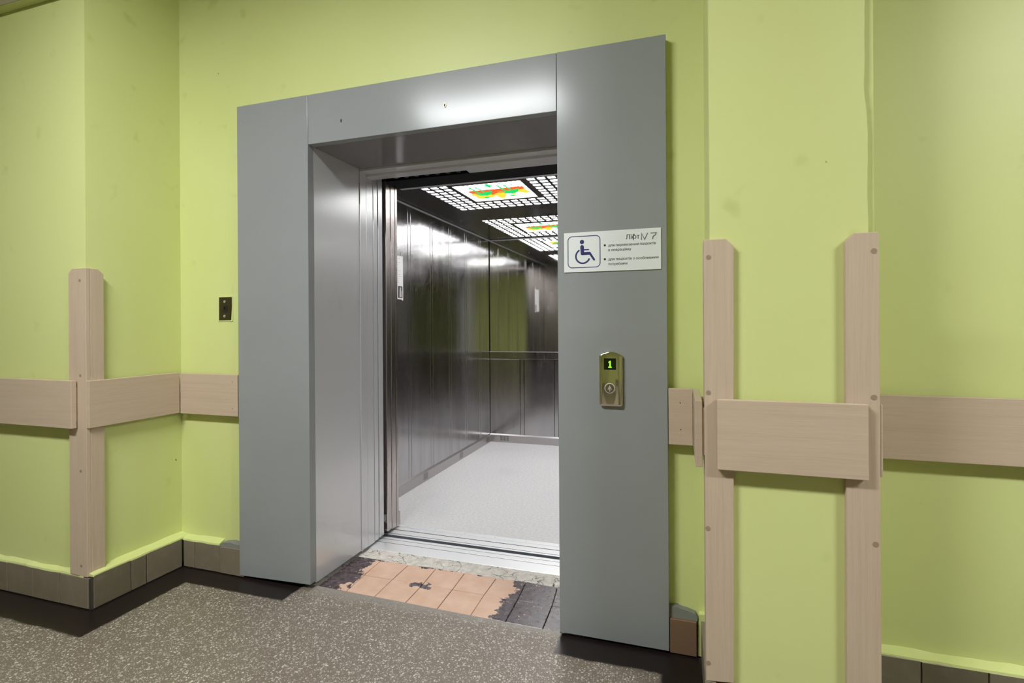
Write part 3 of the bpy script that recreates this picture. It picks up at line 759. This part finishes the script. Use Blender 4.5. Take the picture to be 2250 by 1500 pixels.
def rrect(x0, x1, z0, z1, r, n=6):
    out = []
    for cx_, cz_, a0 in ((x1 - r, z1 - r, 0), (x0 + r, z1 - r, 90), (x0 + r, z0 + r, 180), (x1 - r, z0 + r, 270)):
        for i in range(n + 1):
            t = math.radians(a0 + 90 * i / n); out.append((cx_ + r * math.cos(t), cz_ + r * math.sin(t)))
    return out
stroke('symbol_frame', rrect(1.2445, 1.3715, 1.4675, 1.5905, .0165), .0030, 'blue', closed=True)
cyl('symbol_head', (1.3005, 1.568), 1, .0085, SY, SY + .0004, 'blue', SG, 24)
prism('symbol_body', [(1.2935, 1.548), (1.2950, 1.5535), (1.3005, 1.5565), (1.3065, 1.5535), (1.3085, 1.548), (1.3085, 1.5395), (1.3270, 1.5395), (1.3295, 1.5370), (1.3270, 1.5342), (1.3085, 1.5342), (1.3085, 1.5278), (1.3330, 1.5278), (1.3520, 1.4975), (1.3515, 1.4940), (1.3475, 1.4925), (1.3445, 1.4945), (1.3300, 1.5165), (1.2995, 1.5160), (1.2955, 1.5190)], 1, SY, SY + .0004, 'blue', SG)
wc = (1.3035, 1.5115); wr = .0275
stroke('symbol_wheel', [(wc[0] + wr * math.cos(math.radians(a)), wc[1] + wr * math.sin(math.radians(a))) for a in range(118, 346, 6)], .0062, 'blue')
text_mesh('lettering', 'Ліфт', 1.470, 1.522, 1.5690, SY, 'black', SG)
text_mesh('lettering', 'для перевезення пацієнтів', 1.4035, 1.5825, 1.5445, SY, 'black', SG)
text_mesh('lettering', 'в операційну', 1.4035, 1.4900, 1.5265, SY, 'black', SG)
text_mesh('lettering', 'для пацієнтів з особливими', 1.4035, 1.5905, 1.4905, SY, 'black', SG)
text_mesh('lettering', 'потребами', 1.4035, 1.4750, 1.4725, SY, 'black', SG)
stroke('lettering', [(1.4987, 1.5640), (1.4987, 1.5882)], .0027, 'black', y=SY - .0001)
cyl('bullet', (1.3900, 1.5500), 1, .0043, SY, SY + .0004, 'black', SG, 16)
cyl('bullet', (1.3900, 1.4960), 1, .0043, SY, SY + .0004, 'black', SG, 16)
stroke('handwritten_number', [(1.5290, 1.5635), (1.5295, 1.5880), (1.5410, 1.5645), (1.5520, 1.5885)], .0034, 'pencil')
stroke('handwritten_number', [(1.5625, 1.5875), (1.5835, 1.5875), (1.5815, 1.5805), (1.5720, 1.5745), (1.5705, 1.5640)], .0036, 'pencil')
bm = bmesh.new(); bm_box(bm, 1.5255, 1.5915, -.0047, -.0044, 1.5605, 1.5930); fin(bm, 'paper_patch', simple('patch_white', (0.77, 0.80, 0.79), 0.5), SG)

# ------------------------------------------------------------------ call button panel
CP = empty('call_panel', (1.411, 0, .926)); tag(CP, 'polished metal lift call panel with a green number and one round button', 'call panel')
def call_outline(x0, x1, z0, z1, bow, n=10, r=.006):
    pts = [(x0 + r, z0), (x1 - r, z0), (x1, z0 + r)]
    for i in range(n + 1):
        t = i / n; x = x1 + (x0 - x1) * t; pts.append((x, z1 + bow * math.sin(math.pi * t)))
    pts.append((x0, z0 + r)); return pts
bm = bmesh.new(); bm_prism(bm, call_outline(1.3665, 1.4555, .926, 1.1235, .0135), 1, -.0165, -.0002)
body = fin(bm, 'body', 'chrome', CP, .0060, 4, True)
# concave waist plate
bm = bmesh.new(); rows = []
for i in range(25):
    t = i / 24; z = .9335 + t * (1.1205 - .9335)
    hw = .0285 if t < .02 else (.0285 - .0080 * math.sin(min(1, t / .55) * math.pi / 2) if t < .7 else .0205 + .004 * (t - .7) / .3)
    dip = -.0168 - .0018 * math.cos((t - .5) * math.pi)
    rows.append([bm.verts.new((1.4085 + u * hw, dip + .0016 * u * u, z)) for u in (-1, -.66, -.33, 0, .33, .66, 1)])
for a, c in zip(rows, rows[1:]):
    for i in range(6): bm.faces.new([a[i], a[i + 1], c[i + 1], c[i]])
fin(bm, 'face_plate', 'chrome', CP, smooth=True)
for s in (-1, 1):
    box('side_rib', *( (1.3715, 1.3775) if s < 0 else (1.4405, 1.4505)), -.0205, -.014, .932, 1.121, 'chrome', CP, .0028, 4)
scn = box('display', 1.3855, 1.4315, -.0195, -.014, 1.0675, 1.1115, 'screen', CP, .0005)
prism('digit', [(1.4025, 1.0755), (1.4155, 1.0755), (1.4155, 1.0795), (1.4125, 1.0795), (1.4120, 1.1025), (1.4085, 1.1025), (1.4030, 1.0975), (1.4030, 1.0945), (1.4070, 1.0955), (1.4065, 1.0795), (1.4025, 1.0795)], 1, -.0201, -.0194, 'digit', scn)
bt = cyl('button', (1.4080, .9965), 1, .0205, -.0230, -.015, 'alu', CP, 28, .0018)
cyl('button_face', (1.4080, .9965), 1, .0168, -.0237, -.0227, 'btn', bt, 28)
prism('arrow', [(1.4080, 1.0095), (1.4165, .9915), (1.4130, .9905), (1.4095, .9985), (1.4100, .9840), (1.4060, .9840), (1.4065, .9985), (1.4030, .9905), (1.3995, .9915)], 1, -.0243, -.0236, 'screw', bt)

# ------------------------------------------------------------------ switch plate left of the surround
SW = empty('wall_switch', (-.545, WY, 1.276)); tag(SW, 'dark brown toggle switch plate on the wall left of the lift', 'switch')
prism('plate', [(-.5855, 1.277), (-.511, 1.2775), (-.5035, 1.3925), (-.584, 1.394)], 1, WY - .006, WY + .001, 'brown', SW, .001)
bm = bmesh.new()
for q in ((-.590, -.499, 1.394, 1.3985), (-.592, -.5865, 1.272, 1.398), (-.5035, -.498, 1.2725, 1.398), (-.592, -.503, 1.2705, 1.2765)): bm_box(bm, q[0], q[1], WY - .004, WY + .001, q[2], q[3])
fin(bm, 'paint_rim', 'wall', SW, .0012)
box('toggle_slot', -.5600, -.5325, WY - .009, WY - .005, 1.318, 1.350, 'black', SW, .001)
prism('toggle', [(WY - .006, 1.325), (WY - .022, 1.338), (WY - .020, 1.347), (WY - .006, 1.345)], 0, -.5495, -.5405, 'brown', SW, .001)
for x, z in ((-.546, 1.372), (-.5475, 1.298)):
    sc_ = cyl('screw', (x, z), 1, .0062, WY - .0085, WY - .005, 'screw', SW, 14)
    cyl('screw_slot', (x, z), 1, .0022, WY - .0090, WY - .0082, 'black', sc_, 8)
